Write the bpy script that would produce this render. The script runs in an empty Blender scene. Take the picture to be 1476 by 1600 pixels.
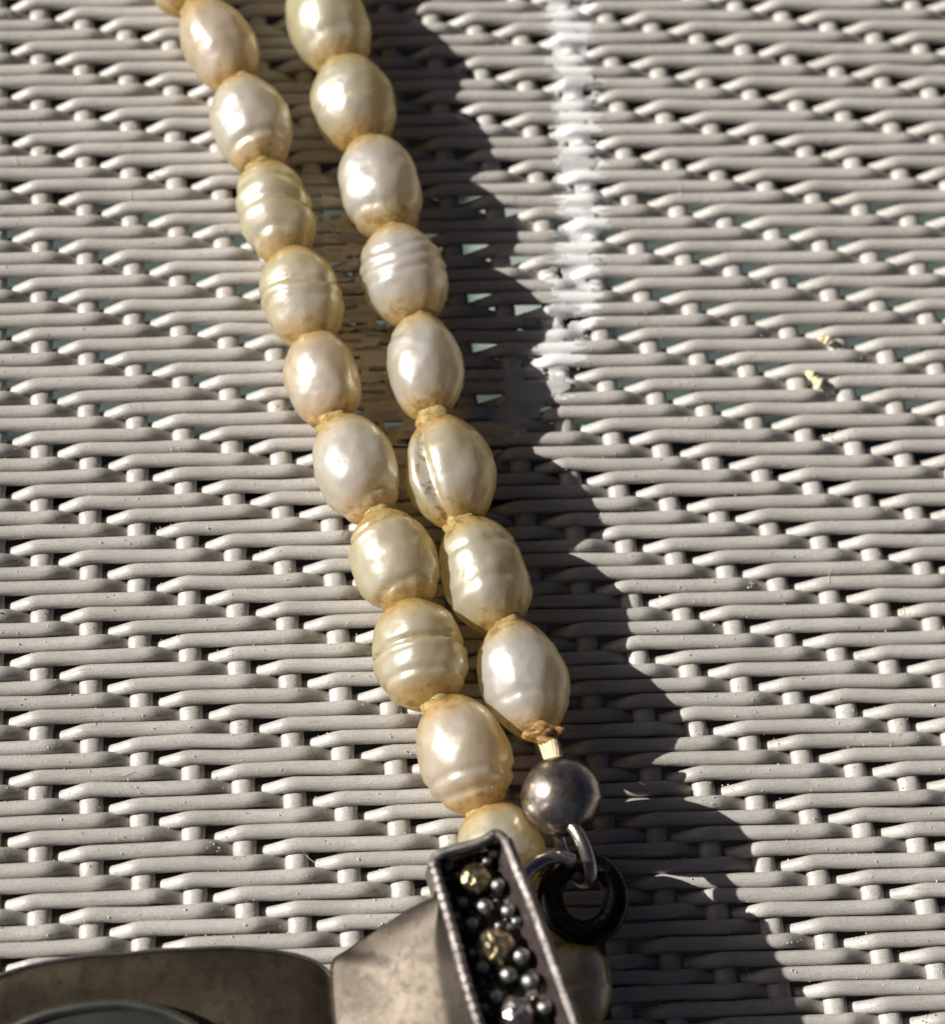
import bpy, math, random
import numpy as np
from mathutils import Vector, Matrix, noise

random.seed(7); rng = np.random.default_rng(7)
scene = bpy.context.scene
MM = 0.001

# ------------------------------------------------------------------ camera
F_PX, PCX, PCY = 3000.0, 738.0, 800.0
ROT = np.array([[0.99345936, -0.06846286, 0.0913857],
                [0.02931345, 0.92641276, 0.37536664],
                [-0.11035955, -0.37023267, 0.92236031]])
CAM = np.array([-14.53344997, -46.8581961, 115.9397467])
cam_d = bpy.data.cameras.new('camera'); cam = bpy.data.objects.new('camera', cam_d)
scene.collection.objects.link(cam); scene.camera = cam
M = Matrix(ROT.T.tolist()).to_4x4(); M.translation = Vector(CAM * MM); cam.matrix_world = M
cam_d.sensor_fit = 'HORIZONTAL'; cam_d.sensor_width = 36
cam_d.lens = F_PX / 1476 * 36
cam_d.clip_start = 0.005; cam_d.clip_end = 50
cam_d.dof.use_dof = True; cam_d.dof.focus_distance = 0.1185; cam_d.dof.aperture_fstop = 36
scene.render.resolution_x = 944; scene.render.resolution_y = 1024

def unproj(px, py, z=0.0):
    """point of the place seen at a photograph pixel, at height z (mm) above the weave"""
    d = np.array([(px - PCX) / F_PX, -(py - PCY) / F_PX, -1.0]) @ ROT
    t = (z - CAM[2]) / d[2]
    return CAM + d * t
def px_mm(p):
    return float((CAM - p) @ ROT[2]) / F_PX        # mm per photo pixel at a point

# ------------------------------------------------------------------ light
SUN_EL = math.radians(31.5); AZ = math.radians(12.5)
sdir = Vector((-math.cos(SUN_EL) * math.cos(AZ), math.cos(SUN_EL) * math.sin(AZ), math.sin(SUN_EL)))
world = bpy.data.worlds.new("World"); scene.world = world; world.use_nodes = True
nt = world.node_tree
sky = nt.nodes.new('ShaderNodeTexSky'); sky.sky_type = 'NISHITA'; sky.sun_disc = False
sky.sun_elevation = SUN_EL; sky.sun_rotation = math.atan2(sdir.x, sdir.y)
bg = nt.nodes['Background']; bg.inputs[1].default_value = 0.05
sky.air_density = 0.10; sky.dust_density = 1.8; sky.ozone_density = 0.0
nt.links.new(sky.outputs[0], bg.inputs[0])
sun_d = bpy.data.lights.new('sun', 'SUN'); sun_d.energy = 5.0; sun_d.angle = math.radians(0.5)
sun_d.color = (1, 0.965, 0.91)
sun = bpy.data.objects.new('sun', sun_d); scene.collection.objects.link(sun)
sun.rotation_euler = sdir.to_track_quat('Z', 'Y').to_euler(); sun.location = sdir * 0.5
scene.view_settings.view_transform = 'Standard'; scene.view_settings.look = 'None'
scene.view_settings.exposure = 0.45; scene.view_settings.gamma = 1.0

# ------------------------------------------------------------------ helpers
def empty(name, loc, label, cat, group=None):
    o = bpy.data.objects.new(name, None); scene.collection.objects.link(o)
    o.location = Vector(loc) * MM; o.empty_display_size = 0.002
    o['label'] = label; o['category'] = cat
    if group: o['group'] = group
    return o
def mesh_obj(name, v, f, mat, parent=None, attrs=None, smooth=True, label=None, cat=None, kind=None, group=None, origin=None):
    v = np.asarray(v, float)
    c = (v.min(0) + v.max(0)) / 2 if origin is None else np.asarray(origin, float)
    me = bpy.data.meshes.new(name)
    me.from_pydata(((v - c) * MM).tolist(), [], f)
    me.materials.append(mat)
    if smooth: me.polygons.foreach_set('use_smooth', [True] * len(me.polygons))
    for k, a in (attrs or {}).items():
        at = me.attributes.new(k, 'FLOAT', 'POINT'); at.data.foreach_set('value', np.asarray(a, dtype=np.float32))
    me.update()
    o = bpy.data.objects.new(name, me); scene.collection.objects.link(o)
    o.location = Vector(c) * MM
    if parent is not None:
        o.parent = parent
        pl = Vector(parent.location); pp = parent.parent
        while pp is not None: pl += Vector(pp.location); pp = pp.parent
        o.location = Vector(c) * MM - pl
    if label: o['label'] = label
    if cat: o['category'] = cat
    if kind: o['kind'] = kind
    if group: o['group'] = group
    return o
_grid = {}
def grid_faces(n, m, wrap):
    key = (n, m, wrap)
    if key not in _grid:
        fs = []
        for i in range(n - 1):
            for j in range(m if wrap else m - 1):
                k = (j + 1) % m
                fs.append((i * m + j, i * m + k, (i + 1) * m + k, (i + 1) * m + j))
        _grid[key] = fs
    return _grid[key]
def tube(pts, rad, seg=12, closed=False, caps=True, flat=1.0, ref=(0, 0, 1)):
    """ring mesh along a polyline; rad scalar or per point"""
    p = np.asarray(pts, float); n = len(p)
    r = np.broadcast_to(np.asarray(rad, float), (n,))
    if closed: t = np.roll(p, -1, 0) - np.roll(p, 1, 0)
    else: t = np.gradient(p, axis=0)
    t /= np.linalg.norm(t, axis=1)[:, None] + 1e-12
    a = np.cross(t, np.broadcast_to(ref, t.shape)); a /= np.linalg.norm(a, axis=1)[:, None] + 1e-12
    b = np.cross(a, t)
    th = np.linspace(0, 2 * math.pi, seg, endpoint=False)
    v = (p[:, None] + (a[:, None] * np.cos(th)[None, :, None] + b[:, None] * np.sin(th)[None, :, None] * flat) * r[:, None, None]).reshape(-1, 3)
    f = list(grid_faces(n, seg, True))
    if closed:
        f += [((n - 1) * seg + j, (n - 1) * seg + (j + 1) % seg, (j + 1) % seg, j) for j in range(seg)]
    elif caps:
        f += [tuple(range(seg))[::-1], tuple((n - 1) * seg + j for j in range(seg))]
    return v, f
def join(parts):
    V, Fs, o = [], [], 0
    for v, f in parts:
        V.append(np.asarray(v)); Fs += [tuple(i + o for i in q) for q in f]; o += len(v)
    return np.vstack(V), Fs
def smooth_path(pts, n):
    """Catmull-Rom through points, n samples"""
    p = np.asarray(pts, float); m = len(p)
    pp = np.vstack([2 * p[0] - p[1], p, 2 * p[-1] - p[-2]])
    out = []
    for s in np.linspace(0, m - 1 - 1e-9, n):
        i = int(s); t = s - i
        a, b, c, d = pp[i], pp[i + 1], pp[i + 2], pp[i + 3]
        out.append(.5 * ((2 * b) + (c - a) * t + (2 * a - 5 * b + 4 * c - d) * t * t + (-a + 3 * b - 3 * c + d) * t ** 3))
    return np.array(out)
def sphere_vf(nu, nv, fn):
    """uv sphere, fn(theta array, phi array) -> points"""
    th = np.linspace(0, math.pi, nu); ph = np.linspace(0, 2 * math.pi, nv, endpoint=False)
    T, Pm = np.meshgrid(th[1:-1], ph, indexing='ij')
    mid = fn(T.ravel(), Pm.ravel())
    v = np.vstack([fn(np.array([0.]), np.array([0.])), mid, fn(np.array([math.pi]), np.array([0.]))])
    f = [tuple(i + 1 for i in q) for q in grid_faces(nu - 2, nv, True)]
    f = [q[::-1] for q in f]
    last = len(v) - 1; b = 1 + (nu - 3) * nv
    f += [(0, 1 + j, 1 + (j + 1) % nv) for j in range(nv)]
    f += [(last, b + (j + 1) % nv, b + j) for j in range(nv)]
    return v, f

class NT:
    """small wrapper for node materials"""
    def __init__(s, name):
        s.m = bpy.data.materials.new(name); s.m.use_nodes = True; s.t = s.m.node_tree
        s.b = s.t.nodes['Principled BSDF']
    def n(s, typ, **k):
        x = s.t.nodes.new(typ)
        for a, v in k.items(): setattr(x, a, v)
        return x
    def l(s, a, b): s.t.links.new(a, b)
    def mm(s, scale=(1, 1, 1), kind='Object'):
        tc = s.n('ShaderNodeTexCoord') if kind == 'Object' else s.n('ShaderNodeNewGeometry')
        mp = s.n('ShaderNodeMapping'); mp.inputs['Scale'].default_value = [1000 * c for c in scale]
        s.l(tc.outputs['Object' if kind == 'Object' else 'Position'], mp.inputs['Vector'])
        return mp.outputs[0]
    def noise(s, vec, scale, detail=4, rough=.55, out=0):
        x = s.n('ShaderNodeTexNoise'); x.inputs['Scale'].default_value = scale
        x.inputs['Detail'].default_value = detail; x.inputs['Roughness'].default_value = rough
        s.l(vec, x.inputs['Vector']); return x.outputs[out]
    def ramp(s, fac, stops):
        x = s.n('ShaderNodeValToRGB'); e = x.color_ramp.elements
        while len(e) < len(stops): e.new(.5)
        for k, (p, c) in enumerate(stops):
            e[k].position = p; e[k].color = (c, c, c, 1) if not hasattr(c, '__len__') else (*c, 1)
        s.l(fac, x.inputs[0]); return x.outputs[0]
    def mix(s, fac, a, b, mode='MIX'):
        x = s.n('ShaderNodeMix', data_type='RGBA', blend_type=mode)
        for i, v in ((0, fac), (6, a), (7, b)):
            if hasattr(v, 'links'): s.l(v, x.inputs[i])
            elif i == 0: x.inputs[0].default_value = v
            else: x.inputs[i].default_value = (*v, 1)
        return x.outputs[2]
    def math(s, op, a, b=0.0, c=0.0, clamp=False):
        x = s.n('ShaderNodeMath', operation=op, use_clamp=clamp)
        for i, v in enumerate((a, b, c)):
            if hasattr(v, 'links'): s.l(v, x.inputs[i])
            else: x.inputs[i].default_value = v
        return x.outputs[0]
    def attr(s, name):
        x = s.n('ShaderNodeAttribute'); x.attribute_name = name; return x.outputs['Fac']
    def bump(s, h, dist_mm, strength=1.0, prev=None):
        x = s.n('ShaderNodeBump'); x.inputs['Distance'].default_value = dist_mm * MM
        x.inputs['Strength'].default_value = strength; s.l(h, x.inputs['Height'])
        if prev is not None: s.l(prev, x.inputs['Normal'])
        return x.outputs[0]
    def put(s, **k):
        names = dict(color='Base Color', rough='Roughness', metal='Metallic', normal='Normal', sss='Subsurface Weight',
                     coat='Coat Weight', coat_rough='Coat Roughness', spec='Specular IOR Level', ior='IOR', trans='Transmission Weight')
        for a, v in k.items():
            i = s.b.inputs[names[a]]
            if hasattr(v, 'links'): s.l(v, i)
            elif hasattr(v, '__len__'): i.default_value = (*v, 1)
            else: i.default_value = v
        return s.m

# ------------------------------------------------------------------ the weave (lattice fitted to the photograph)
CX = [-0.3611, 0.2457, -0.1267, 31.9989, -0.1261, 0.9524]
CY = [0.0196, -28.791, 0.0819, -0.2626, -0.5154, -0.1335]
def lat(w, r):
    u = (np.asarray(w, float) - 9) / 10; v = (np.asarray(r, float) + 3) / 30
    B = [1, v, v * v, u, u * v, u * u]
    return sum(c * b for c, b in zip(CX, B)), sum(c * b for c, b in zip(CY, B))
RF, RFZ = 0.465, 0.41           # weft strand half width / half height (mm)
RW, RWZ = 0.72, 0.50            # warp strand
W0, W1, R0, R1 = -5, 26, -56, 46
jit = rng.normal(0, 1, (200, 80, 3))
def jz(r, w, k): return jit[(int(r) + 80) % 200, (int(w) + 20) % 80, k]
Z_OVER, Z_UNDER = -0.08, -1.34
def duck(r, u):
    w0 = ((r % 4) + 4) % 4
    return (u - w0 + 2) % 4 - 2                     # signed distance to the nearest ducking point
def weft_z(r, u):
    """centre height of weft row r at lattice position u (floats over three warps, ducks under one)"""
    a = np.abs(duck(r, u))
    k = np.clip((a - 0.06) / 0.80, 0, 1)
    s = .35 * k * k * (3 - 2 * k) + .65 * np.minimum(k * 1.06, 1)
    return Z_UNDER + (Z_OVER - Z_UNDER) * s + 0.04 * np.clip(1 - np.abs(a - 1.0) / .5, 0, 1)
def weft_off(r, u):
    # twill skew: the strand comes up nearer the viewer than it went down
    d = duck(r, u)
    return np.where(np.abs(d) < 1, -.115 * np.sin(math.pi * d), 0) - .03 * np.exp(-(d / .5) ** 2)
def weft_slim(r, u):
    # rods are squeezed where they bend under
    d = duck(r, u)
    return 1 - np.where(d > 0, .32, -.13) * np.clip(1.05 - np.abs(d) / .8, 0, 1)

tabletop = empty('wicker_tabletop', (0, 0, -2), 'greige woven resin wicker surface of thin flat rods that everything lies on', 'table')

def strand_material():
    s = NT('resin_wicker')
    geo = s.mm(kind='Pos'); ob = s.mm()
    oi = s.n('ShaderNodeObjectInfo')
    big = s.noise(geo, .25, 3)
    fine = s.noise(geo, 9, 5, .7)
    base = s.mix(s.ramp(big, [(.3, 0.), (.7, 1.)]), (.46, .44, .41), (.58, .557, .525))
    base = s.mix(s.math('MULTIPLY', oi.outputs['Random'], .30), base, (.40, .375, .33))
    scuff = s.noise(s.mm((.5, 2.5, 2.5), 'Pos'), 1.4, 6, .75)
    base = s.mix(s.ramp(scuff, [(.34, .40), (.46, 0.)]), base, (.25, .225, .19))
    base = s.mix(s.ramp(scuff, [(.58, 0.), (.70, .45)]), base, (.66, .64, .60))
    base = s.mix(s.ramp(fine, [(.38, .45), (.6, 0.)]), base, (.22, .195, .165))
    # crusts of fine dirt lodged low between the strands
    dirt = s.noise(geo, 1.1, 6, .75)
    low = s.attr('low')
    dm = s.math('MULTIPLY', s.ramp(dirt, [(.50, 0.), (.62, 1.)]), low)
    base = s.mix(s.math('MULTIPLY', dm, .6), base, (.27, .235, .17))
    # pin-head pits
    vor = s.n('ShaderNodeTexVoronoi'); vor.inputs['Scale'].default_value = .28; s.l(geo, vor.inputs['Vector'])
    pit = s.ramp(vor.outputs['Distance'], [(.012, 1.), (.028, 0.)])
    base = s.mix(pit, base, (.04, .03, .025))
    # old white paint, whiter than the film so sunlit tips are painted in
    paint = s.attr('paint')
    edge = s.noise(s.mm((.30, 3.2, 1), 'Pos'), 1.3, 4, .65)
    pm = s.math('ADD', paint, s.math('MULTIPLY', s.math('SUBTRACT', edge, .5), 2.4))
    pm = s.ramp(pm, [(.49, 0.), (.51, 1.)])
    pm = s.math('MULTIPLY', pm, s.ramp(paint, [(.02, 0.), (.1, 1.)]))
    base = s.mix(pm, base, s.mix(s.ramp(fine, [(.3, 0.), (.7, 1.)]), (.72, .715, .705), (.86, .855, .84)))
    ext = s.noise(s.mm((.12, 3.4, 3.4), 'Pos'), 3.0, 3, .6)
    nb = s.bump(ext, .035, .8)
    nb = s.bump(fine, .022, .8, nb)
    return s.put(color=base, rough=s.ramp(fine, [(.3, .44), (.7, .25)]), normal=nb, spec=.6)
M_STRAND = strand_material()

# outline of the paint streak in weave coordinates (photo pixel -> place)
streak = np.array([unproj(*p)[:2] for p in [(880, -160), (888, 0), (893, 80), (900, 170), (905, 260), (908, 340), (900, 410), (893, 480), (872, 545), (862, 590)]])
def seg_dist(X, Y, line):
    best = np.full(np.shape(X), 1e9)
    for (x0, y0), (x1, y1) in zip(line[:-1], line[1:]):
        dx, dy = x1 - x0, y1 - y0
        t = np.clip(((X - x0) * dx + (Y - y0) * dy) / (dx * dx + dy * dy), 0, 1)
        best = np.minimum(best, np.hypot(X - x0 - t * dx, Y - y0 - t * dy))
    return best
def paint_mask(X, Y):
    return np.clip(.5 + (1.5 - seg_dist(X, Y, streak)) / 2.2, 0, 1)

NS = 11
us = np.arange(W0 * NS, W1 * NS + 1) / NS
for r in range(R0, R1 + 1):
    X, Y = lat(us, r)
    k = np.array([jz(r, w, 0) for w in range(W0, W1 + 2)]); kz = np.array([jz(r, w, 1) for w in range(W0, W1 + 2)])
    Y = Y + np.interp(us, np.arange(W0, W1 + 2), k) * .034 + weft_off(r, us)
    ush = us + .035 * np.interp(us, np.arange(W0, W1 + 2), np.array([jz(r, w, 2) for w in range(W0, W1 + 2)]))
    Z = weft_z(r, ush) + np.interp(us, np.arange(W0, W1 + 2), kz) * .045
    seg = 12
    th = np.linspace(0, 2 * math.pi, seg, endpoint=False) + .13
    dz = np.gradient(Z, X)
    c, s_ = np.cos(th), np.sin(th)
    sl = weft_slim(r, ush)[:, None]
    yy = np.sign(c) * np.abs(c) ** .9 * RF; zz = np.sign(s_) * np.abs(s_) ** .9 * RFZ
    nrm = 1 / np.sqrt(1 + dz * dz)
    V = np.stack([X[:, None] - (dz * nrm)[:, None] * zz[None] * sl, Y[:, None] + yy[None] * sl, Z[:, None] + nrm[:, None] * zz[None] * sl], -1).reshape(-1, 3)
    low = np.repeat(np.clip((Z_OVER - .25 - Z) / .5, 0, 1), seg)
    F = [q[::-1] for q in grid_faces(len(us), seg, True)]
    F = F + [tuple(range(seg)), tuple((len(us) - 1) * seg + j for j in range(seg))[::-1]]
    mesh_obj('weft_strand', V, F, M_STRAND, tabletop, {'low': low, 'paint': paint_mask(V[:, 0], V[:, 1])})
def warp_z(w, r):
    d = (r - w + 2) % 4 - 2
    return -RWZ - .48 * (1 - np.exp(-(d / .95) ** 2))
NR = 5
rs = np.arange((R0 - 1) * NR, (R1 + 1) * NR + 1) / NR
for w in range(W0 + 1, W1):
    X, Y = lat(np.full(len(rs), float(w)), rs)
    X = X + np.interp(rs, np.arange(R0 - 2, R1 + 3), rng.normal(0, .03, R1 - R0 + 5))
    Z = warp_z(w, rs)
    seg = 14; th = np.linspace(0, 2 * math.pi, seg, endpoint=False)
    dz = np.gradient(Z, Y)
    nrm = 1 / np.sqrt(1 + dz * dz); zz = np.sin(th) * RWZ
    V = np.stack([X[:, None] + (np.cos(th) * RW)[None], Y[:, None] - (dz * nrm)[:, None] * zz[None], Z[:, None] + nrm[:, None] * zz[None]], -1).reshape(-1, 3)
    F = list(grid_faces(len(rs), seg, True)) + [tuple(range(seg))[::-1], tuple((len(rs) - 1) * seg + j for j in range(seg))]
    F = [q[::-1] for q in F]
    mesh_obj('warp_strand', V, F, M_STRAND, tabletop, {'low': np.zeros(len(V)), 'paint': paint_mask(V[:, 0], V[:, 1])})

# ------------------------------------------------------------------ ground far below, seen through the gaps
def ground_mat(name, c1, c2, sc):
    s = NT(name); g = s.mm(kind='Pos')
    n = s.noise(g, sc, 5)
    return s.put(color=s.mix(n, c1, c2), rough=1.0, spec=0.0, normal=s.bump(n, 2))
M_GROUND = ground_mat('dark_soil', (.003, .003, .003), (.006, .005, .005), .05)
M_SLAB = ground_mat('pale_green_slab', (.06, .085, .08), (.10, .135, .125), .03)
GZ = -350.0
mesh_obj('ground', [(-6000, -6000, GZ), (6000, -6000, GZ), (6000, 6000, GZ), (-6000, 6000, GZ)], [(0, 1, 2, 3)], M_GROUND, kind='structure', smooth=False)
ya = unproj(900, 735, GZ)[1]; yb = unproj(900, 405, GZ)[1]
def box_vf(x0, x1, y0, y1, z0, z1):
    v = [(x, y, z) for z in (z0, z1) for y in (y0, y1) for x in (x0, x1)]
    return v, [(0, 2, 3, 1), (4, 5, 7, 6), (0, 1, 5, 4), (1, 3, 7, 5), (3, 2, 6, 7), (2, 0, 4, 6)]
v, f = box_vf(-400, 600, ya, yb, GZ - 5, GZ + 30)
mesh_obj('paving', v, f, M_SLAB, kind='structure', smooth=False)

xa, xb = unproj(728, 500, GZ)[0], unproj(815, 500, GZ)[0]
v, f = box_vf(xa, xb, unproj(800, 650, GZ)[1], unproj(800, 425, GZ)[1], GZ + 30, GZ + 42)
mesh_obj('bright_gap_patch', v, f, ground_mat('brightened_ground', (.28, .33, .30), (.36, .40, .37), .05), kind='structure', smooth=False)  # added paler patch that brightens gap slivers inside the necklace shadow

# ------------------------------------------------------------------ dried film: height field resting on the strands
def weave_top(X, Y):
    # invert the lattice by a few fixed-point steps
    w = X / 3.2 + 9; r = -Y / .96 - 3
    for _ in range(8):
        x, y = lat(w, r); w = w + (X - x) / 3.2; r = r - (Y - y) / .96
    top = np.full(np.shape(X), -1.5)
    for dr in (-1, 0, 1, 2):
        rr = np.floor(r) + dr
        yr = lat(w, rr)[1]
        z = weft_z(rr, w) ; d = (Y - yr - weft_off(rr, w)) / RF
        h = z + RFZ * np.sqrt(np.clip(1 - d * d, 0, 1))
        top = np.maximum(top, np.where(np.abs(d) < 1, h, -9))
    wr = np.round(w); d = (w - wr) * 3.2 / RW
    h = warp_z(wr, r) + RWZ * np.sqrt(np.clip(1 - d * d, 0, 1))
    return np.maximum(top, np.where(np.abs(d) < 1, h, -9))
def blur(Z, s):
    k = np.exp(-np.arange(-3 * s, 3 * s + 1) ** 2 / (2 * s * s)); k /= k.sum(); h = len(k) // 2
    for ax in (0, 1):
        Zp = np.pad(Z, [(h, h) if a == ax else (0, 0) for a in (0, 1)], mode='edge')
        Z = np.apply_along_axis(lambda m: np.convolve(m, k, 'valid'), ax, Zp)
    return Z
def film(name, inside, x0, x1, y0, y1, mat, label, cat, lift=.03, fill=.5, extra=None):
    st = .11
    xs = np.arange(x0, x1, st); ys = np.arange(y0, y1, st)
    X, Y = np.meshgrid(xs, ys, indexing='ij')
    T = weave_top(X, Y)
    S = blur(np.maximum(T, -.9), 4)
    Z = np.maximum(T, S + fill * .25) ; Z = blur(Z, 1) + lift
    Mk = inside(X, Y)
    if extra is not None: Mk = extra(X, Y, T, Mk)
    n, m = X.shape
    idx = -np.ones(n * m, int); faces = []
    ok = Mk.ravel()
    for i in range(n - 1):
        for j in range(m - 1):
            q = (i * m + j, (i + 1) * m + j, (i + 1) * m + j + 1, i * m + j + 1)
            if all(ok[a] for a in q): faces.append(q)
    used = sorted({a for q in faces for a in q})
    for k, a in enumerate(used): idx[a] = k
    V = np.stack([X.ravel(), Y.ravel(), Z.ravel()], -1)[used]
    faces = [tuple(int(idx[a]) for a in q) for q in faces]
    o = mesh_obj(name, V, faces, mat, label=label, cat=cat)
    md = o.modifiers.new('thickness', 'SOLIDIFY'); md.thickness = .03 * MM; md.offset = 1
    return o
def fnoise(X, Y, sx, sy, seed):
    out = np.empty(X.size)
    for i, (a, b) in enumerate(zip(X.ravel(), Y.ravel())):
        out[i] = noise.fractal(Vector((a * sx + seed, b * sy, seed * .7)), 1.0, 2.0, 4)
    return out.reshape(X.shape)
def film_mat(name, c1, c2, cd):
    s = NT(name); g = s.mm((.5, 2.2, 1), 'Pos'); g2 = s.mm(kind='Pos')
    a = s.noise(g, 1.3, 6, .7); b = s.noise(g2, 5, 5, .7)
    base = s.mix(s.ramp(a, [(.35, 0.), (.65, 1.)]), c1, c2)
    base = s.mix(s.ramp(b, [(.60, 0.), (.72, .8)]), base, cd)
    return s.put(color=base, rough=.6, normal=s.bump(b, .03, .8, s.bump(a, .05, .8)))
M_PAINT = film_mat('flaking_paint_shaded', (.40, .395, .385), (.58, .575, .56), (.30, .28, .26))  # same paint in grey: shade of the flat parts put into the colour
M_RESID = film_mat('glow_tinted_residue', (.58, .50, .38), (.70, .62, .49), (.17, .12, .08))  # residue toned pale tan; warm pearl glow is painted into its colour
def in_paint(X, Y):
    d = seg_dist(X, Y, streak) + 1.2 * fnoise(X, Y, .2, 2.6, 3.1) + .3 * fnoise(X, Y, .5, 4, 8.)
    return d < 1.5
sx0, sx1 = streak[:, 0].min() - 3, streak[:, 0].max() + 3
film('paint_streak', in_paint, sx0, sx1, streak[:, 1].min() - 1, streak[0, 1], M_PAINT,
     'ragged white paint streak running down the wicker right of the pearls', 'paint streak', fill=.15, lift=-.06,
     extra=lambda X, Y, T, Mk: Mk & ((T > -.62) | (fnoise(X, Y, .5, .8, 5.) > .0)))
poly = np.array([unproj(*p)[:2] for p in [(500, 300), (560, 330), (600, 470), (655, 600), (705, 640), (760, 655), (800, 668), (832, 678), (800, 690), (782, 712), (740, 735), (700, 760), (640, 800), (585, 740), (560, 640), (530, 540), (500, 420)]])
poly2 = np.array([unproj(*p)[:2] for p in [(785, 600), (800, 570), (835, 580), (893, 588), (885, 620), (850, 630), (858, 650), (815, 664), (770, 660), (745, 640), (790, 625)]])
def poly_sd(X, Y, P):
    ins = np.zeros(X.shape, bool); n = len(P)
    for i in range(n):
        x0, y0 = P[i]; x1, y1 = P[(i + 1) % n]
        c = ((y0 > Y) != (y1 > Y)) & (X < (x1 - x0) * (Y - y0) / (y1 - y0 + 1e-12) + x0)
        ins ^= c
    d = seg_dist(X, Y, np.vstack([P, P[:1]]))
    return np.where(ins, -d, d)
def in_res(X, Y, poly=poly):
    return poly_sd(X, Y, poly) + .55 * fnoise(X, Y, .4, 2.2, 11.) + .25 * fnoise(X, Y, 1.2, 5, 2.) < 0
film('glue_residue', in_res, poly[:, 0].min() - 1, poly[:, 0].max() + 1, poly[:, 1].min() - 1, poly[:, 1].max() + 1, M_RESID,
     'cracked tan patch of dried residue on the wicker between and beside the pearl strands', 'residue', fill=.2,
     extra=lambda X, Y, T, Mk: Mk & ((T > -.75) | (fnoise(X, Y, .5, .9, 15.) > .05)) & (fnoise(X, Y, .25, 3.2, 25.) > -.33))

M_FLAKE = film_mat('shaded_flaking_film', (.40, .385, .37), (.54, .52, .50), (.22, .20, .18))  # residue again but greyer, its shade mixed into the colour
film('paint_flake', lambda X, Y: in_res(X, Y, poly2), poly2[:, 0].min() - 1, poly2[:, 0].max() + 1, poly2[:, 1].min() - 1, poly2[:, 1].max() + 1, M_FLAKE,
     'ragged grey flake of peeling film at the lower end of the white paint streak', 'paint flake', fill=.3,
     extra=lambda X, Y, T, Mk: Mk & ((T > -.8) | (fnoise(X, Y, .5, .9, 45.) > -.15)))

# ------------------------------------------------------------------ pearls
def pearl_material(name, white, warm, end):
    s = NT(name); ob = s.mm()
    oi = s.n('ShaderNodeObjectInfo'); rnd = oi.outputs['Random']
    off = s.n('ShaderNodeVectorMath', operation='ADD'); s.l(ob, off.inputs[0])
    cmb = s.n('ShaderNodeCombineXYZ'); s.l(s.math('MULTIPLY', rnd, 50), cmb.inputs[0]); s.l(cmb.outputs[0], off.inputs[1])
    vec = off.outputs[0]
    t = s.attr('axis'); gr = s.attr('groove')
    n1 = s.noise(vec, .32, 3); n2 = s.noise(vec, 1.3, 6, .7); n3 = s.noise(vec, 7, 4, .7)
    c = s.mix(s.ramp(n1, [(.35, 0.), (.65, 1.)]), white, warm)
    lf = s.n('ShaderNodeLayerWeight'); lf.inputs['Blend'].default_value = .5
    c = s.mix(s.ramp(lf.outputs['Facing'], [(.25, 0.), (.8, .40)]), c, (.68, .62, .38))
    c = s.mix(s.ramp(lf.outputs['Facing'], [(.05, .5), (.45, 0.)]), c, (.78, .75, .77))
    e = s.math('ADD', s.math('ABSOLUTE', t), s.math('MULTIPLY', s.math('SUBTRACT', n2, .5), .55))
    em = s.ramp(e, [(.42, 0.), (.72, .75), (.92, 1.)])
    c = s.mix(em, c, end)
    st = s.math('MULTIPLY', s.ramp(n2, [(.49, 0.), (.60, 1.)]), s.math('ADD', s.ramp(e, [(.6, 0.), (.85, .9)]), gr), clamp=True)
    c = s.mix(s.math('MULTIPLY', st, .9), c, (.22, .115, .025))
    lw = s.n('ShaderNodeLayerWeight'); lw.inputs['Blend'].default_value = .35
    n4 = s.noise(vec, .7, 2, .5)
    nb = s.bump(n3, .014, .7, s.bump(n2, .03, .6, s.bump(n4, .14, .6)))
    rough = s.math('ADD', .33, s.math('MULTIPLY', em, .18))
    m = s.put(color=c, rough=rough, metal=s.math('MULTIPLY', s.math('SUBTRACT', 1.0, em), .42), normal=nb, sss=.25, coat=.6, coat_rough=.09, spec=.8)
    b = s.b
    b.inputs['Subsurface Radius'].default_value = (1.0, .8, .5)
    b.inputs['Subsurface Scale'].default_value = 1.6 * MM
    tr = s.n('ShaderNodeBsdfTranslucent'); s.l(s.mix(.5, c, (.90, .74, .36)), tr.inputs['Color'])
    mx = s.n('ShaderNodeMixShader'); mx.inputs[0].default_value = .42
    out = s.t.nodes['Material Output']
    s.l(b.outputs[0], mx.inputs[1]); s.l(tr.outputs[0], mx.inputs[2]); s.l(mx.outputs[0], out.inputs['Surface'])
    b.inputs['IOR'].default_value = 1.6
    b.inputs['Sheen Weight'].default_value = .0
    return m
PM = {
 'cream': pearl_material('cream_pearl', (.72, .69, .53), (.62, .57, .37), (.55, .34, .075)),
 'pink': pearl_material('pink_pearl', (.75, .68, .58), (.67, .57, .41), (.56, .33, .075)),
 'white': pearl_material('white_pearl', (.77, .77, .75), (.68, .66, .58), (.57, .37, .10)),
 'green': pearl_material('greenish_pearl', (.73, .73, .58), (.66, .63, .42), (.54, .36, .09)),
}
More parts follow.
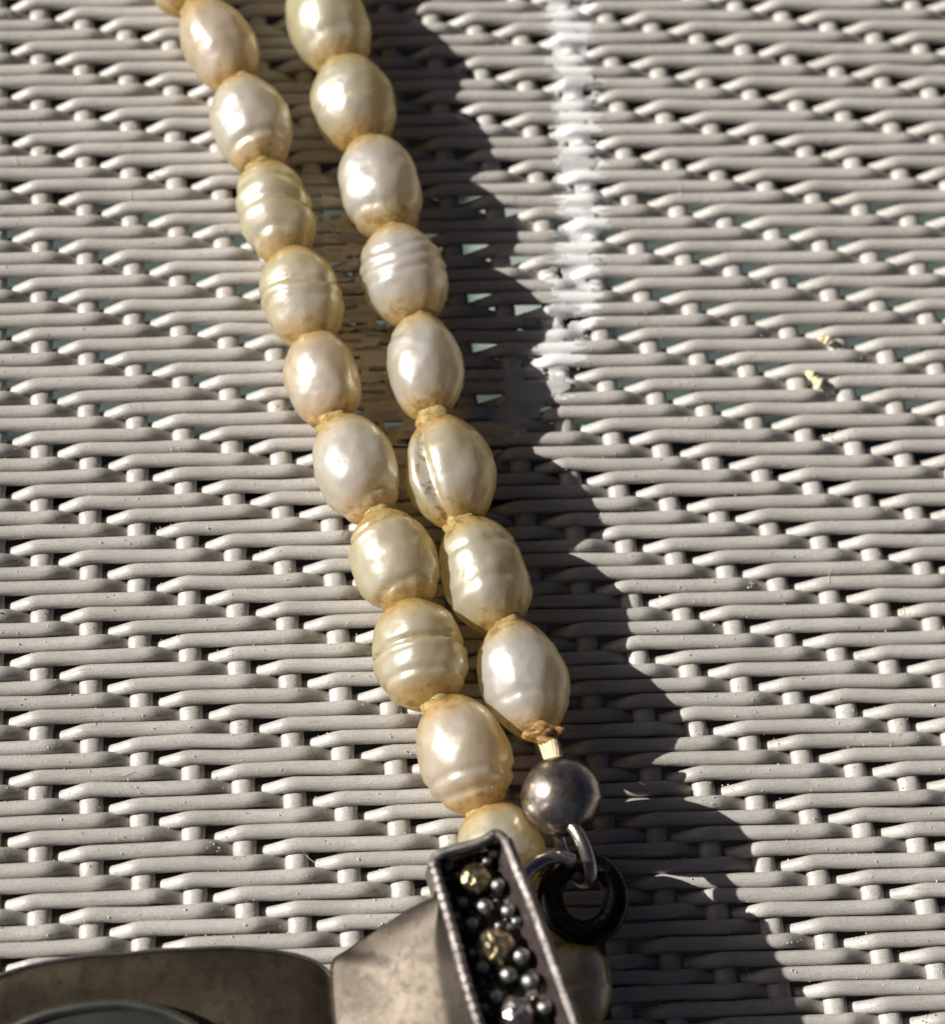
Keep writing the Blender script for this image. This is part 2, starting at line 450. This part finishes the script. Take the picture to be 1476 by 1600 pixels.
def pearl(parent, p0, p1, wpx, z, tint, grooves=(), seed=0, blunt=2.25, skew=0.0, crevice=None, label=None, lumpy=.085):
    """p0, p1: photo pixels of its two drill ends; wpx its width in photo pixels; z centre height"""
    A = unproj(*p0, z); B = unproj(*p1, z); C = (A + B) / 2
    L = np.linalg.norm(B - A) / 2; R = wpx / 2 * px_mm(C) * .965
    ax = (B - A) / (2 * L); side = np.cross(ax, [0, 0, 1]); side /= np.linalg.norm(side); up = np.cross(side, ax)
    cols = {}
    def fn(T, Ph):
        t = -np.cos(T)                              # -1 top end ... +1 bottom end
        prof = (1 - np.abs(t) ** (blunt - .15)) ** .70
        prof = prof * (1 + skew * t)
        g = np.zeros_like(t)
        wob = .07 * np.sin(Ph + seed * 1.3) + .03 * np.sin(Ph * 2 + seed) + .02 * np.sin(3 * Ph + seed * 2.)
        for (tg, dep, wid) in grooves:
            q = np.exp(-((t - tg - wob) / wid) ** 2); q = q * (.85 + .3 * np.sin(Ph * 1.0 + seed * 1.7 + tg * 5)); prof = prof * (1 - dep * 1.45 * q); g = np.maximum(g, q * min(1, dep * 8))
            q2 = np.exp(-((t - tg - wob - 2.2 * wid) / (1.6 * wid)) ** 2); prof = prof * (1 + dep * .35 * q2)
        nz = np.array([noise.fractal(Vector((math.cos(p) * 1.1 + seed * 3.3, math.sin(p) * 1.1, tt * 1.3)), 1.0, 2.2, 4) for tt, p in zip(t, Ph)])
        prof = prof * (1 + lumpy * nz)
        if crevice is not None:
            pc, dep = crevice
            dph = (Ph - pc - .12 * t + math.pi) % (2 * math.pi) - math.pi
            q = np.exp(-(dph / .13) ** 2) * np.clip(1 - np.abs(t - .15) ** 4 * 1.6, 0, 1)
            prof = prof * (1 - dep * q); g = np.maximum(g, q)
            prof = prof * (1 + .06 * np.exp(-((dph + .35) / .2) ** 2))
        cols['axis'] = (cols.get('axis', []) + list(t)); cols['groove'] = (cols.get('groove', []) + list(g))
        return C + ax * (t * L)[:, None] + (side * np.cos(Ph)[:, None] + up * np.sin(Ph)[:, None]) * (prof * R)[:, None]
    v, f = sphere_vf(66, 60, fn)
    if np.dot(np.cross(side, up), ax) > 0: f = [q[::-1] for q in f]
    o = mesh_obj('pearl', v, f, PM[tint], parent, cols, label=label, origin=C)
    return C, R

base = unproj(600, 700, 0)
necklace = empty('pearl_necklace', base, 'necklace of cream oval pearls lying doubled in two strands on the wicker', 'necklace')
ZP = 3.05
left = [
 ((262, -85), (300, 22), 112, ZP + .1, 'cream', [(.3, .03, .1)], 2.3),
 ((305, -2), (380, 146), 116, ZP, 'pink', [(.1, .02, .08)], 2.3),
 ((372, 118), (412, 274), 127, ZP, 'white', [(.55, .05, .06)], 2.4),
 ((406, 250), (455, 418), 121, ZP, 'green', [(-.35, .06, .08), (.05, .05, .09), (.55, .05, .06)], 2.5),
 ((452, 384), (492, 550), 128, ZP, 'cream', [(-.1, .05, .05), (.15, .03, .05)], 2.5),
 ((488, 512), (521, 676), 124, ZP, 'pink', [(.7, .05, .06)], 2.2),
 ((524, 646), (590, 820), 134, ZP + .05, 'white', [(.62, .05, .07)], 2.4),
 ((588, 795), (646, 962), 142, ZP + .15, 'cream', [(-.52, .10, .05), (.62, .06, .06)], 2.5),
 ((632, 934), (676, 1112), 152, ZP + .25, 'cream', [(-.02, .09, .045), (.50, .07, .05)], 2.7),
 ((690, 1084), (760, 1280), 152, ZP + .4, 'pink', [(.33, .05, .05), (.6, .05, .05)], 2.4),
 ((752, 1252), (812, 1400), 138, ZP + .3, 'cream', [], 2.4),
 ((796, 1385), (850, 1490), 74, ZP - .7, 'cream', [], 2.3),
 ((888, 1462), (915, 1620), 112, ZP - .2, 'cream', [(0.1, .05, .07)], 2.4),
]
right = [
 ((462, -175), (492, -35), 124, ZP, 'cream', [], 2.3),
 ((487, -45), (540, 122), 130, ZP, 'green', [(.45, .03, .1)], 2.4),
 ((530, 86), (575, 240), 134, ZP, 'cream', [(.2, .02, .08)], 2.3),
 ((570, 212), (618, 376), 130, ZP, 'white', [(.55, .06, .06)], 2.5),
 ((606, 352), (656, 514), 138, ZP, 'white', [(-.35, .035, .05), (-.12, .04, .05), (.1, .035, .05)], 2.5),
 ((652, 486), (672, 664), 124, ZP, 'white', [(-.55, .03, .06)], 2.2),
 ((684, 648), (722, 832), 144, ZP + .05, 'cream', [], 2.4),
 ((722, 806), (792, 994), 138, ZP + .15, 'green', [(-.3, .03, .06), (.3, .03, .06)], 2.6),
 ((788, 962), (848, 1162), 142, ZP + .4, 'white', [(.35, .02, .05)], 2.15),
]
knots = []
for li, strand in enumerate((left, right)):
    ends = []
    for i, (p0, p1, w, z, tint, gr, bl) in enumerate(strand):
        crev = (.80, .26) if (li == 1 and i == 6) else None
        lab = 'creamy pearl with a deep crevice along its left side' if crev else None
        pearl(necklace, p0, p1, w, z, tint, gr, seed=li * 20 + i, blunt=bl, crevice=crev, label=lab)
        ends += [unproj(*p0, z), unproj(*p1, z)]
    knots.append(np.array(ends))

s = NT('silk_thread'); g = s.mm(); n = s.noise(g, 4, 5, .7)
wv = s.n('ShaderNodeTexWave'); wv.inputs['Scale'].default_value = 1.6; wv.inputs['Distortion'].default_value = 2; s.l(g, wv.inputs['Vector'])
M_THREAD = s.put(color=s.mix(n, (.62, .47, .24), (.74, .63, .42)), rough=.75, normal=s.bump(wv.outputs[0], .03, .6, s.bump(n, .08)), sss=.1)
M_THREAD.node_tree.nodes['Principled BSDF'].inputs['Subsurface Scale'].default_value = MM
s = NT('brown_glue_knot'); g = s.mm(); n = s.noise(g, 2.2, 5, .7)
M_KNOT = s.put(color=s.mix(s.ramp(n, [(.35, 0.), (.6, 1.)]), (.10, .035, .01), (.42, .24, .08)), rough=.4, normal=s.bump(n, .15))
s = NT('honey_crust'); g = s.mm(); n = s.noise(g, 1.6, 6, .75); n2 = s.noise(g, .8, 3)
tr = s.n('ShaderNodeBsdfTranslucent'); tr.inputs[0].default_value = (.85, .62, .22, 1)
M_HONEY = s.put(color=s.mix(s.ramp(n, [(.46, 0.), (.58, 1.)]), (.68, .56, .24), s.mix(n2, (.26, .14, .03), (.50, .34, .09))), rough=.42, normal=s.bump(n, .22), sss=.2, coat=.2)
s.b.inputs['Subsurface Scale'].default_value = MM
mx = s.n('ShaderNodeMixShader'); mx.inputs[0].default_value = .35
s.l(s.b.outputs[0], mx.inputs[1]); s.l(tr.outputs[0], mx.inputs[2]); s.l(mx.outputs[0], s.t.nodes['Material Output'].inputs['Surface'])
bead_c = unproj(876, 1245, 5.2); bead_r = 63 * px_mm(bead_c)
for li, e in enumerate(knots):
    path = [e[0]] + [(a + b) / 2 for a, b in zip(e[1:-1:2], e[2::2])] + [e[-1]]
    if li == 1: path.append(unproj(867, 1185, 5.0))
    v, f = tube(smooth_path(path, 90), .38, 10)
    mesh_obj('thread', v, f, M_THREAD, necklace)
    for j, (a, b) in enumerate(zip(e[1:-1:2], e[2::2])):
        c = (a + b) / 2; sd = li * 30 + j
        fn = lambda T, Ph, c=c, sd=sd: c + np.array([0, 0, .12]) + np.stack([np.sin(T) * np.cos(Ph), np.sin(T) * np.sin(Ph), np.cos(T)], -1) * (1.18 + np.sin(T) ** 2 * (.10 * np.sin(3 * Ph + sd) + .05 * np.sin(7 * Ph - sd + 4 * T)) + .05 * np.sin(5 * T + sd))[:, None]
        v, f = sphere_vf(22, 26, fn); mesh_obj('thread_knot', v, f, M_HONEY, necklace)
c = unproj(849, 1146, 4.9)
fn = lambda T, Ph: c + np.stack([np.sin(T) * np.cos(Ph) * 1.1, np.sin(T) * np.sin(Ph) * .6, np.cos(T) * .6], -1) * (1 + .22 * np.sin(4 * Ph + 1) * np.sin(T) + .15 * np.sin(7 * T))[:, None]
v, f = sphere_vf(22, 26, fn); mesh_obj('thread_knot', v, f, M_KNOT, necklace, label='torn brown glued knot above the silver ball')
v, f = tube(smooth_path([unproj(852, 1150, 4.3), unproj(862, 1166, 4.9), unproj(870, 1192, 5.2)], 14), [.50 + .05 * math.sin(k * 2.1) for k in range(14)], 16)
mesh_obj('thread', v, f, M_THREAD, necklace, label='thick yellow thread end above the silver ball')

# ------------------------------------------------------------------ silver parts
def metal(name, c1, c2, c3, r1, r2, sc, bump=.03):
    s = NT(name); g = s.mm(); n = s.noise(g, sc, 6, .65); n2 = s.noise(g, sc * 6, 5, .7)
    sc_ = s.noise(s.mm((1, 9, 3)), 2.5, 4, .6)
    c = s.mix(s.ramp(n, [(.38, 0.), (.62, 1.)]), c1, c2)
    c = s.mix(s.ramp(n2, [(.48, 0.), (.68, .75)]), c, c3)
    return s.put(color=c, metal=.95, rough=s.math('ADD', r1, s.math('MULTIPLY', s.math('ADD', n2, sc_), (r2 - r1) * .5)),
                 normal=s.bump(sc_, bump * .4, .5, s.bump(n2, bump, .6)))
M_BALL = metal('worn_silver_ball_reflections', (.60, .55, .50), (.16, .13, .11), (.12, .10, .085), .12, .38, .38, .02)  # tarnish; its dark blotches also paint in dark reflections on the ball
M_WIRE = metal('silver_wire', (.62, .58, .54), (.44, .40, .38), (.25, .21, .19), .16, .40, .6, .02)
M_RING = metal('blackened_ring', (.05, .048, .042), (.02, .02, .018), (.10, .09, .08), .12, .42, .5, .03)
M_FRAME = metal('oxidised_silver_frame', (.46, .42, .40), (.24, .21, .20), (.07, .055, .05), .2, .5, .9, .12)
M_PLATE = metal('tarnished_silver_sheet', (.095, .08, .062), (.05, .042, .034), (.035, .03, .027), .38, .6, .22, .02)
M_PLATE2 = metal('pinkish_silver_wall', (.22, .18, .17), (.13, .10, .10), (.08, .06, .06), .35, .6, .7, .03)
M_DISC = metal('brown_tarnished_silver', (.16, .13, .09), (.08, .063, .043), (.05, .04, .028), .30, .55, .2, .02)
M_BEZEL = metal('grey_green_silver_bezel', (.32, .32, .27), (.22, .22, .19), (.15, .14, .12), .25, .5, .6, .02)
M_GOLDB = metal('brassy_granule', (.62, .54, .33), (.30, .25, .14), (.08, .06, .035), .14, .42, .75, .06)
M_GREYB = metal('steel_granule', (.42, .44, .42), (.20, .21, .20), (.08, .08, .07), .16, .42, 1.1, .08)
s = NT('dark_tray_floor'); g = s.mm(); n = s.noise(g, 1.5, 5, .7)
M_FLOOR = s.put(color=s.mix(s.ramp(n, [(.4, 0.), (.62, 1.)]), (.03, .024, .02), (.20, .17, .155)), rough=.42, metal=.75, normal=s.bump(n, .35))
s = NT('dark_cabochon'); g = s.mm(); n = s.noise(g, .4, 4)
M_CAB = s.put(color=s.mix(n, (.02, .022, .02), (.05, .05, .045)), rough=.12, coat=.5)

def ball(name, c, r, mat, parent, nu=24, nv=28, squash=1.0):
    fn = lambda T, Ph: c + np.stack([np.sin(T) * np.cos(Ph), np.sin(T) * np.sin(Ph), np.cos(T) * squash], -1) * r
    v, f = sphere_vf(nu, nv, fn); return mesh_obj(name, v, f, mat, parent)
ball('silver_bead', bead_c, bead_r, M_BALL, necklace, 48, 56)
# wire link from the bead down through the jump ring
a = unproj(880, 1288, 5.2); b = unproj(913, 1372, 4.5)
ax = (b - a); Ll = np.linalg.norm(ax) / 2; ax /= 2 * Ll
upv = np.array([0.25, 0.0, .97]); upv -= ax * (upv @ ax); upv /= np.linalg.norm(upv)
th = np.linspace(0, 2 * math.pi, 64, endpoint=False)
lp = (a + b) / 2 + ax * (np.cos(th) * (Ll + .3))[:, None] + upv * (np.sin(th) * 1.45)[:, None]
v, f = tube(lp, .40, 14, closed=True, ref=np.cross(ax, upv)); mesh_obj('wire_link', v, f, M_WIRE, necklace)

clasp = empty('silver_clasp', unproj(600, 1600, 0), 'tarnished silver ornamental clasp with beaded tray lying over the pearls at the bottom edge', 'clasp')
# jump ring
rc = unproj(911, 1403, 3.7); th = np.linspace(0, 2 * math.pi, 72, endpoint=False)
e1 = np.array([1, 0, .12]); e1 /= np.linalg.norm(e1); e2 = np.array([0, 1, -.05]); e2 -= e1 * (e1 @ e2); e2 /= np.linalg.norm(e2)
pm = px_mm(rc)
v, f = tube(rc + e1 * (np.cos(th) * 51 * pm)[:, None] + e2 * (np.sin(th) * 56 * pm)[:, None], 20.5 * pm, 18, closed=True, ref=np.cross(e1, e2), flat=.9)
mesh_obj('jump_ring', v, f, M_RING, clasp, label='thick blackened ring joining the silver ball to the clasp')
v, f = tube(smooth_path([unproj(812, 1376, 5.4), unproj(835, 1352, 5.2), unproj(868, 1338, 5.0), unproj(893, 1345, 4.6)], 24), [.46 + .02 * math.sin(k * .9) for k in range(24)], 14)
mesh_obj('lit_ring_bar', v, f, M_WIRE, clasp)  # added silver bar standing in for the ring's lit upper left
# tray
ZT = 10.2
rail_l = [(676, 1345), (690, 1395), (707, 1455), (724, 1520), (742, 1580), (760, 1645), (785, 1740)]
rail_r = [(790, 1312), (808, 1358), (830, 1410), (852, 1470), (874, 1530), (897, 1595), (915, 1650), (945, 1740)]
top_e = [(676, 1345), (688, 1334), (712, 1326), (738, 1320), (758, 1312), (774, 1303), (790, 1312)]
def up3(l, z): return np.array([unproj(x, y, z) for x, y in l])
pm = px_mm(unproj(760, 1450, ZT))
def beaded(l, z, rad, n, amp):
    p = smooth_path(up3(l, z), n)
    r = rad * (1 + amp * (np.abs(np.sin(np.arange(n) * math.pi / 8)) ** .6 - .6))
    return tube(p, r, 12)
v, f = beaded(rail_l, ZT, 8.5 * pm, 190, .22); mesh_obj('milled_rim', v, f, M_FRAME, clasp, label='left milled wire rim of the beaded tray')
v, f = beaded(rail_r, ZT, 10 * pm, 200, .07); mesh_obj('milled_rim', v, f, M_FRAME, clasp, label='right wire rim of the beaded tray')
v, f = tube(smooth_path(up3(top_e, ZT), 50), 8 * pm, 12); mesh_obj('top_rim', v, f, M_FRAME, clasp)
def wall(l, z0, z1, th, n=60, inset=0.0):
    p = smooth_path(up3(l, z1), n); t = np.gradient(p, axis=0); t /= np.linalg.norm(t, axis=1)[:, None]
    sd = np.cross(t, [0, 0, 1]); sd /= np.linalg.norm(sd, axis=1)[:, None]
    V = []
    for q, s_ in zip(p, sd):
        for o_, z in ((-th / 2, z0), (th / 2, z0), (th / 2, z1), (-th / 2, z1)):
            w_ = q + s_ * o_; w_[2] = z; V.append(w_)
    F = grid_faces(n, 4, True) + [(3, 2, 1, 0), (4 * n - 4, 4 * n - 3, 4 * n - 2, 4 * n - 1)]
    return V, F
for l, nm in ((rail_l, 'side_wall'), (rail_r, 'side_wall'), (top_e, 'end_wall')):
    v, f = wall(l, 6.6, ZT - .05, .42); mesh_obj(nm, v, f, M_FRAME, clasp, smooth=False)
L_ = smooth_path(up3(rail_l, ZT), 40); R_ = smooth_path(up3(rail_r, ZT), 40)
V = []
for q0, q1 in zip(L_, R_):
    for k in np.linspace(0, 1, 12):
        w_ = q0 * (1 - k) + q1 * k; w_[2] = 8.4; V.append(w_)
nf = len(V); V += [np.array([x, y, 6.8]) for x, y, z in V]
F = [q[::-1] for q in grid_faces(40, 12, False)] + [tuple(i + nf for i in q) for q in grid_faces(40, 12, False)]
mesh_obj('tray_floor', V, F, M_FLOOR, clasp)
for x, y, r, k in [(737, 1375, 31, 1), (771, 1479, 34, 1), (806, 1588, 34, 2), (845, 1700, 34, 1)]:
    c = unproj(x, y, 8.8); rr = r * px_mm(c)
    bv = np.random.default_rng(x).uniform(.86, 1.06, (9, 11))
    def fn(T, Ph):
        i_ = np.clip(np.round(T / math.pi * 8).astype(int), 0, 8); j_ = np.round(Ph / (2 * math.pi) * 10).astype(int) % 10
        return c + np.stack([np.sin(T) * np.cos(Ph), np.sin(T) * np.sin(Ph), np.cos(T)], -1) * (rr * bv[i_, j_])[:, None]
    v, f = sphere_vf(9, 10, fn)
    o = mesh_obj('faceted_stone', v, f, M_GOLDB if k == 1 else M_WIRE, clasp, smooth=False)
    md = o.modifiers.new('worn_edges', 'BEVEL'); md.width = .12 * MM; md.segments = 2
for x, y, r in [(699, 1354, 11), (777, 1384, 12), (721, 1410, 10.5), (757, 1417, 14), (793, 1424, 12), (736, 1444, 12), (752, 1512, 12), (814, 1495, 14),
                (794, 1524, 14.5), (828, 1534, 14.5), (774, 1558, 13), (850, 1575, 13), (780, 1625, 13), (742, 1330, 8), (770, 1334, 9), (712, 1432, 7), (779, 1447, 7), (806, 1440, 8), (737, 1490, 8), (822, 1565, 8), (757, 1575, 8), (716, 1368, 8), (760, 1345, 9), (840, 1625, 14)]:
    c = unproj(x, y, 9.0 + .2 * rng.random()); ball('granule', c, r * px_mm(c), M_GREYB, clasp, 16, 18)
p_ = smooth_path(up3(rail_r, ZT), 50); V = []
for q in p_:
    V += [q + [-.15, 0, -.1], q + [-.95, 0, 0] + np.array([0, 0, -1.75])]
F = grid_faces(50, 2, False)
mesh_obj('sloped_side', V, F, M_PLATE2, clasp)
# fine grains filling the tray between the set stones
for k_g in range(90):
    a_ = rng.uniform(.02, .9); i_g = int(a_ * 39); b_ = rng.uniform(.1, .72)
    q = L_[i_g] * (1 - b_) + R_[i_g] * b_
    ball('granule', np.array([q[0], q[1], 8.42 + .1 * rng.random()]), rng.uniform(.14, .26), (M_GREYB, M_FRAME, M_GOLDB)[k_g % 3], clasp, 9, 10)
# flared shoulder plate between the tray and the disc
Lr = smooth_path([unproj(x - 4, y, z) for (x, y), z in zip([(692, 1396), (707, 1455), (724, 1520), (742, 1580), (760, 1645), (785, 1740)], [9.5] * 6)], 40)
Lo = smooth_path([unproj(x, y, z) for x, y, z in [(690, 1397, 9.2), (640, 1420, 7.7), (585, 1455, 6.3), (545, 1482, 5.2), (518, 1503, 4.9), (516, 1545, 4.9), (520, 1600, 5.0), (530, 1740, 5.2)]], 60)
V = []; nU = 34
for i in range(60):
    s_ = i / 59
    q1 = Lo[min(59, int(round(59 * (s_ ** .8))))] * (1 - 0) ; q0 = Lr[int(round(s_ * 39))] * (1 - (s_ * 39) % 1 * 0)
    q1 = np.array([np.interp(59 * s_ ** .8, np.arange(60), Lo[:, c_]) for c_ in range(3)])
    q0 = np.array([np.interp(39 * s_, np.arange(40), Lr[:, c_]) for c_ in range(3)])
    for k in np.linspace(0, 1, nU):
        w_ = q0 * (1 - k) + q1 * k
        w_ = w_ + np.array([0, 0, .45 * math.sin(math.pi * k) * min(1, s_ * 3) - 1.6 * max(0, .2 - k)])
        V.append(w_)
F = grid_faces(60, nU, False)
def flip_up(V, F):
    V = np.asarray(V); a, b, c = (V[F[len(F) // 2][i]] for i in (0, 1, 2))
    return [q[::-1] for q in F] if np.cross(b - a, c - a)[2] < 0 else F
o = mesh_obj('shoulder_plate', V, flip_up(V, F), M_PLATE, clasp)
md = o.modifiers.new('thickness', 'SOLIDIFY'); md.thickness = .35 * MM; md.offset = -1
# dished disc with bezel and stone
ctr = unproj(185, 1850, 4.6)
def radial(pts, z):
    P_ = np.array([unproj(x, y, z) - ctr for x, y in pts]); a = np.arctan2(P_[:, 1], P_[:, 0]); r = np.hypot(P_[:, 0], P_[:, 1])
    a = np.concatenate([a, -a]); r = np.concatenate([r, r]); o_ = np.argsort(a)
    a, r = a[o_], r[o_]
    k_ = np.exp(-np.arange(-6, 7) ** 2 / 18.); k_ /= k_.sum(); tt_ = np.linspace(-math.pi, math.pi, 361)[:-1]
    rr_ = np.interp(tt_, np.r_[a - 2 * math.pi, a, a + 2 * math.pi], np.r_[r, r, r]); rr_ = np.convolve(np.r_[rr_[-6:], rr_, rr_[:6]], k_, 'valid'); a, r = tt_, rr_
    return lambda t: np.interp((t + math.pi) % (2 * math.pi) - math.pi, np.r_[a - 2 * math.pi, a, a + 2 * math.pi], np.r_[r, r, r])
ro = radial([(-190, 1680), (-110, 1590), (-40, 1545), (0, 1524), (60, 1507), (110, 1498), (200, 1492), (300, 1485), (400, 1484), (470, 1494), (515, 1510), (535, 1600), (550, 1720)], 4.6)
ri = radial([(-90, 1720), (-20, 1640), (30, 1602), (80, 1583), (130, 1574), (190, 1569), (250, 1579), (300, 1602), (370, 1680), (400, 1760)], 5.4)
ts = np.linspace(0, 2 * math.pi, 220, endpoint=False)
prof = [(1.0, 4.15), (1.0, 4.45), (.985, 4.52), (.95, 4.58), (.8, 4.68), (.6, 4.70), (.3, 4.55), (.08, 4.4), (.0, 4.4)]
V = []
for k, z in prof:
    rr = ri(ts) * (1 - k) + ro(ts) * k
    V.append(np.stack([ctr[0] + rr * np.cos(ts), ctr[1] + rr * np.sin(ts), np.full(len(ts), z)], -1))
V = np.vstack(V); F = grid_faces(len(prof), len(ts), True); F = flip_up(V, F)
o = mesh_obj('dished_disc', V, F, M_DISC, clasp); md = o.modifiers.new('thickness', 'SOLIDIFY'); md.thickness = .3 * MM; md.offset = -1
rim = np.stack([ctr[0] + ro(ts) * np.cos(ts), ctr[1] + ro(ts) * np.sin(ts), np.full(len(ts), 4.62)], -1)
v, f = tube(rim, .11, 8, closed=True); mesh_obj('outer_rim', v, f, M_WIRE, clasp)
bz = np.stack([ctr[0] + (ri(ts)) * np.cos(ts), ctr[1] + (ri(ts)) * np.sin(ts), np.full(len(ts), 5.0)], -1)
v, f = tube(bz, .36, 12, closed=True, flat=1.8); mesh_obj('bezel', v, f, M_BEZEL, clasp)
V = []
for k in np.linspace(1, .02, 14):
    rr = (ri(ts) - .25) * k
    V.append(np.stack([ctr[0] + rr * np.cos(ts), ctr[1] + rr * np.sin(ts), np.full(len(ts), 4.9 + 1.6 * math.sqrt(1 - k * k * .98))], -1))
V = np.vstack(V); F = list(grid_faces(14, len(ts), True)); F = flip_up(V, F) + [tuple(range(13 * len(ts), 14 * len(ts)))]
mesh_obj('cabochon', V, F, M_CAB, clasp)

# ------------------------------------------------------------------ crumbs and dust
s = NT('crumb'); g = s.mm(); n = s.noise(g, 2.5, 5, .7)
M_CRUMB = s.put(color=s.mix(n, (.66, .52, .28), (.82, .74, .52)), rough=.8, normal=s.bump(n, .1))
def crumb(px, py, blobs, label):
    parts = []
    for dx, dy, r in blobs:
        c = unproj(px + dx, py + dy, .35); rr = r * px_mm(c)
        fn = lambda T, Ph: c + np.stack([np.sin(T) * np.cos(Ph), np.sin(T) * np.sin(Ph), np.cos(T)], -1) * (rr * (1 + .18 * np.sin(3 * Ph + dx) * np.sin(T) + .12 * np.sin(5 * T + dy)))[:, None]
        parts.append(sphere_vf(14, 16, fn))
    v, f = join(parts); mesh_obj('crumb', v, f, M_CRUMB, label=label, cat='crumb', group='yellow crumbs on the wicker')
crumb(1273, 592, [(-6, -6, 8), (0, 1, 7), (6, 6, 8.5)], 'larger lumpy yellow crumb on the wicker at the far right')
crumb(1290, 531, [(-7, -3, 6), (2, 0, 7), (8, 2, 5)], 'smaller flat yellow crumb on the wicker above the lumpy one')
s = NT('dust_grain')
M_DUST = s.put(color=(.68, .62, .52), rough=.8)
parts = []
octa = np.array([(1, 0, 0), (-1, 0, 0), (0, 1, 0), (0, -1, 0), (0, 0, 1), (0, 0, -1)], float)
of = [(0, 2, 4), (2, 1, 4), (1, 3, 4), (3, 0, 4), (2, 0, 5), (1, 2, 5), (3, 1, 5), (0, 3, 5)]
gx = rng.uniform(-36, 42, 6000); gy = rng.uniform(-36, 42, 6000)
gz = weave_top(gx, gy)
for x, y, z in zip(gx, gy, gz):
    if z < -1.0: continue
    r = rng.uniform(.022, .06) * (1.35 if rng.random() < .08 else 1)
    parts.append((octa * r * rng.uniform(.6, 1.3, (6, 3)) + [x, y, z + r * .5], of))
for _ in range(34):
    x, y = rng.uniform(-32, 38), rng.uniform(-32, 38); a = rng.uniform(0, math.pi); L = rng.uniform(.5, 1.6); bend = rng.uniform(-.5, .5)
    P_ = [(x + math.cos(a + bend * q) * L * q, y + math.sin(a + bend * q) * L * q) for q in np.linspace(0, 1, 8)]
    zz = np.array([weave_top(np.array([p_[0]]), np.array([p_[1]]))[0] for p_ in P_]); zz = np.maximum(zz, -.05) + .04
    v, f = tube(np.array([(p_[0], p_[1], z_) for p_, z_ in zip(P_, zz)]), .014, 4); parts.append((v, f))
for _ in range(60):
    # crusts of grit gathered where a strand ducks under
    r_ = int(rng.integers(-45, 34)); w_ = int(rng.integers(0, 5)) * 4 + ((r_ % 4) + 4) % 4; side = rng.choice([-.55, .5])
    x0, y0 = lat(w_ + side, r_)
    for k in range(rng.integers(5, 14)):
        x, y = float(x0) + rng.normal(0, .3), float(y0) + rng.normal(0, .2); z = float(weave_top(np.array([x]), np.array([y]))[0]); q = rng.uniform(.03, .08)
        parts.append((octa * q * rng.uniform(.6, 1.3, (6, 3)) + [x, y, max(z, -1.3) + q * .5], of))
v, f = join(parts)
mesh_obj('dust', v, f, M_DUST, label='fine pale dust grains scattered over the wicker strands', cat='dust', kind='stuff', smooth=False)
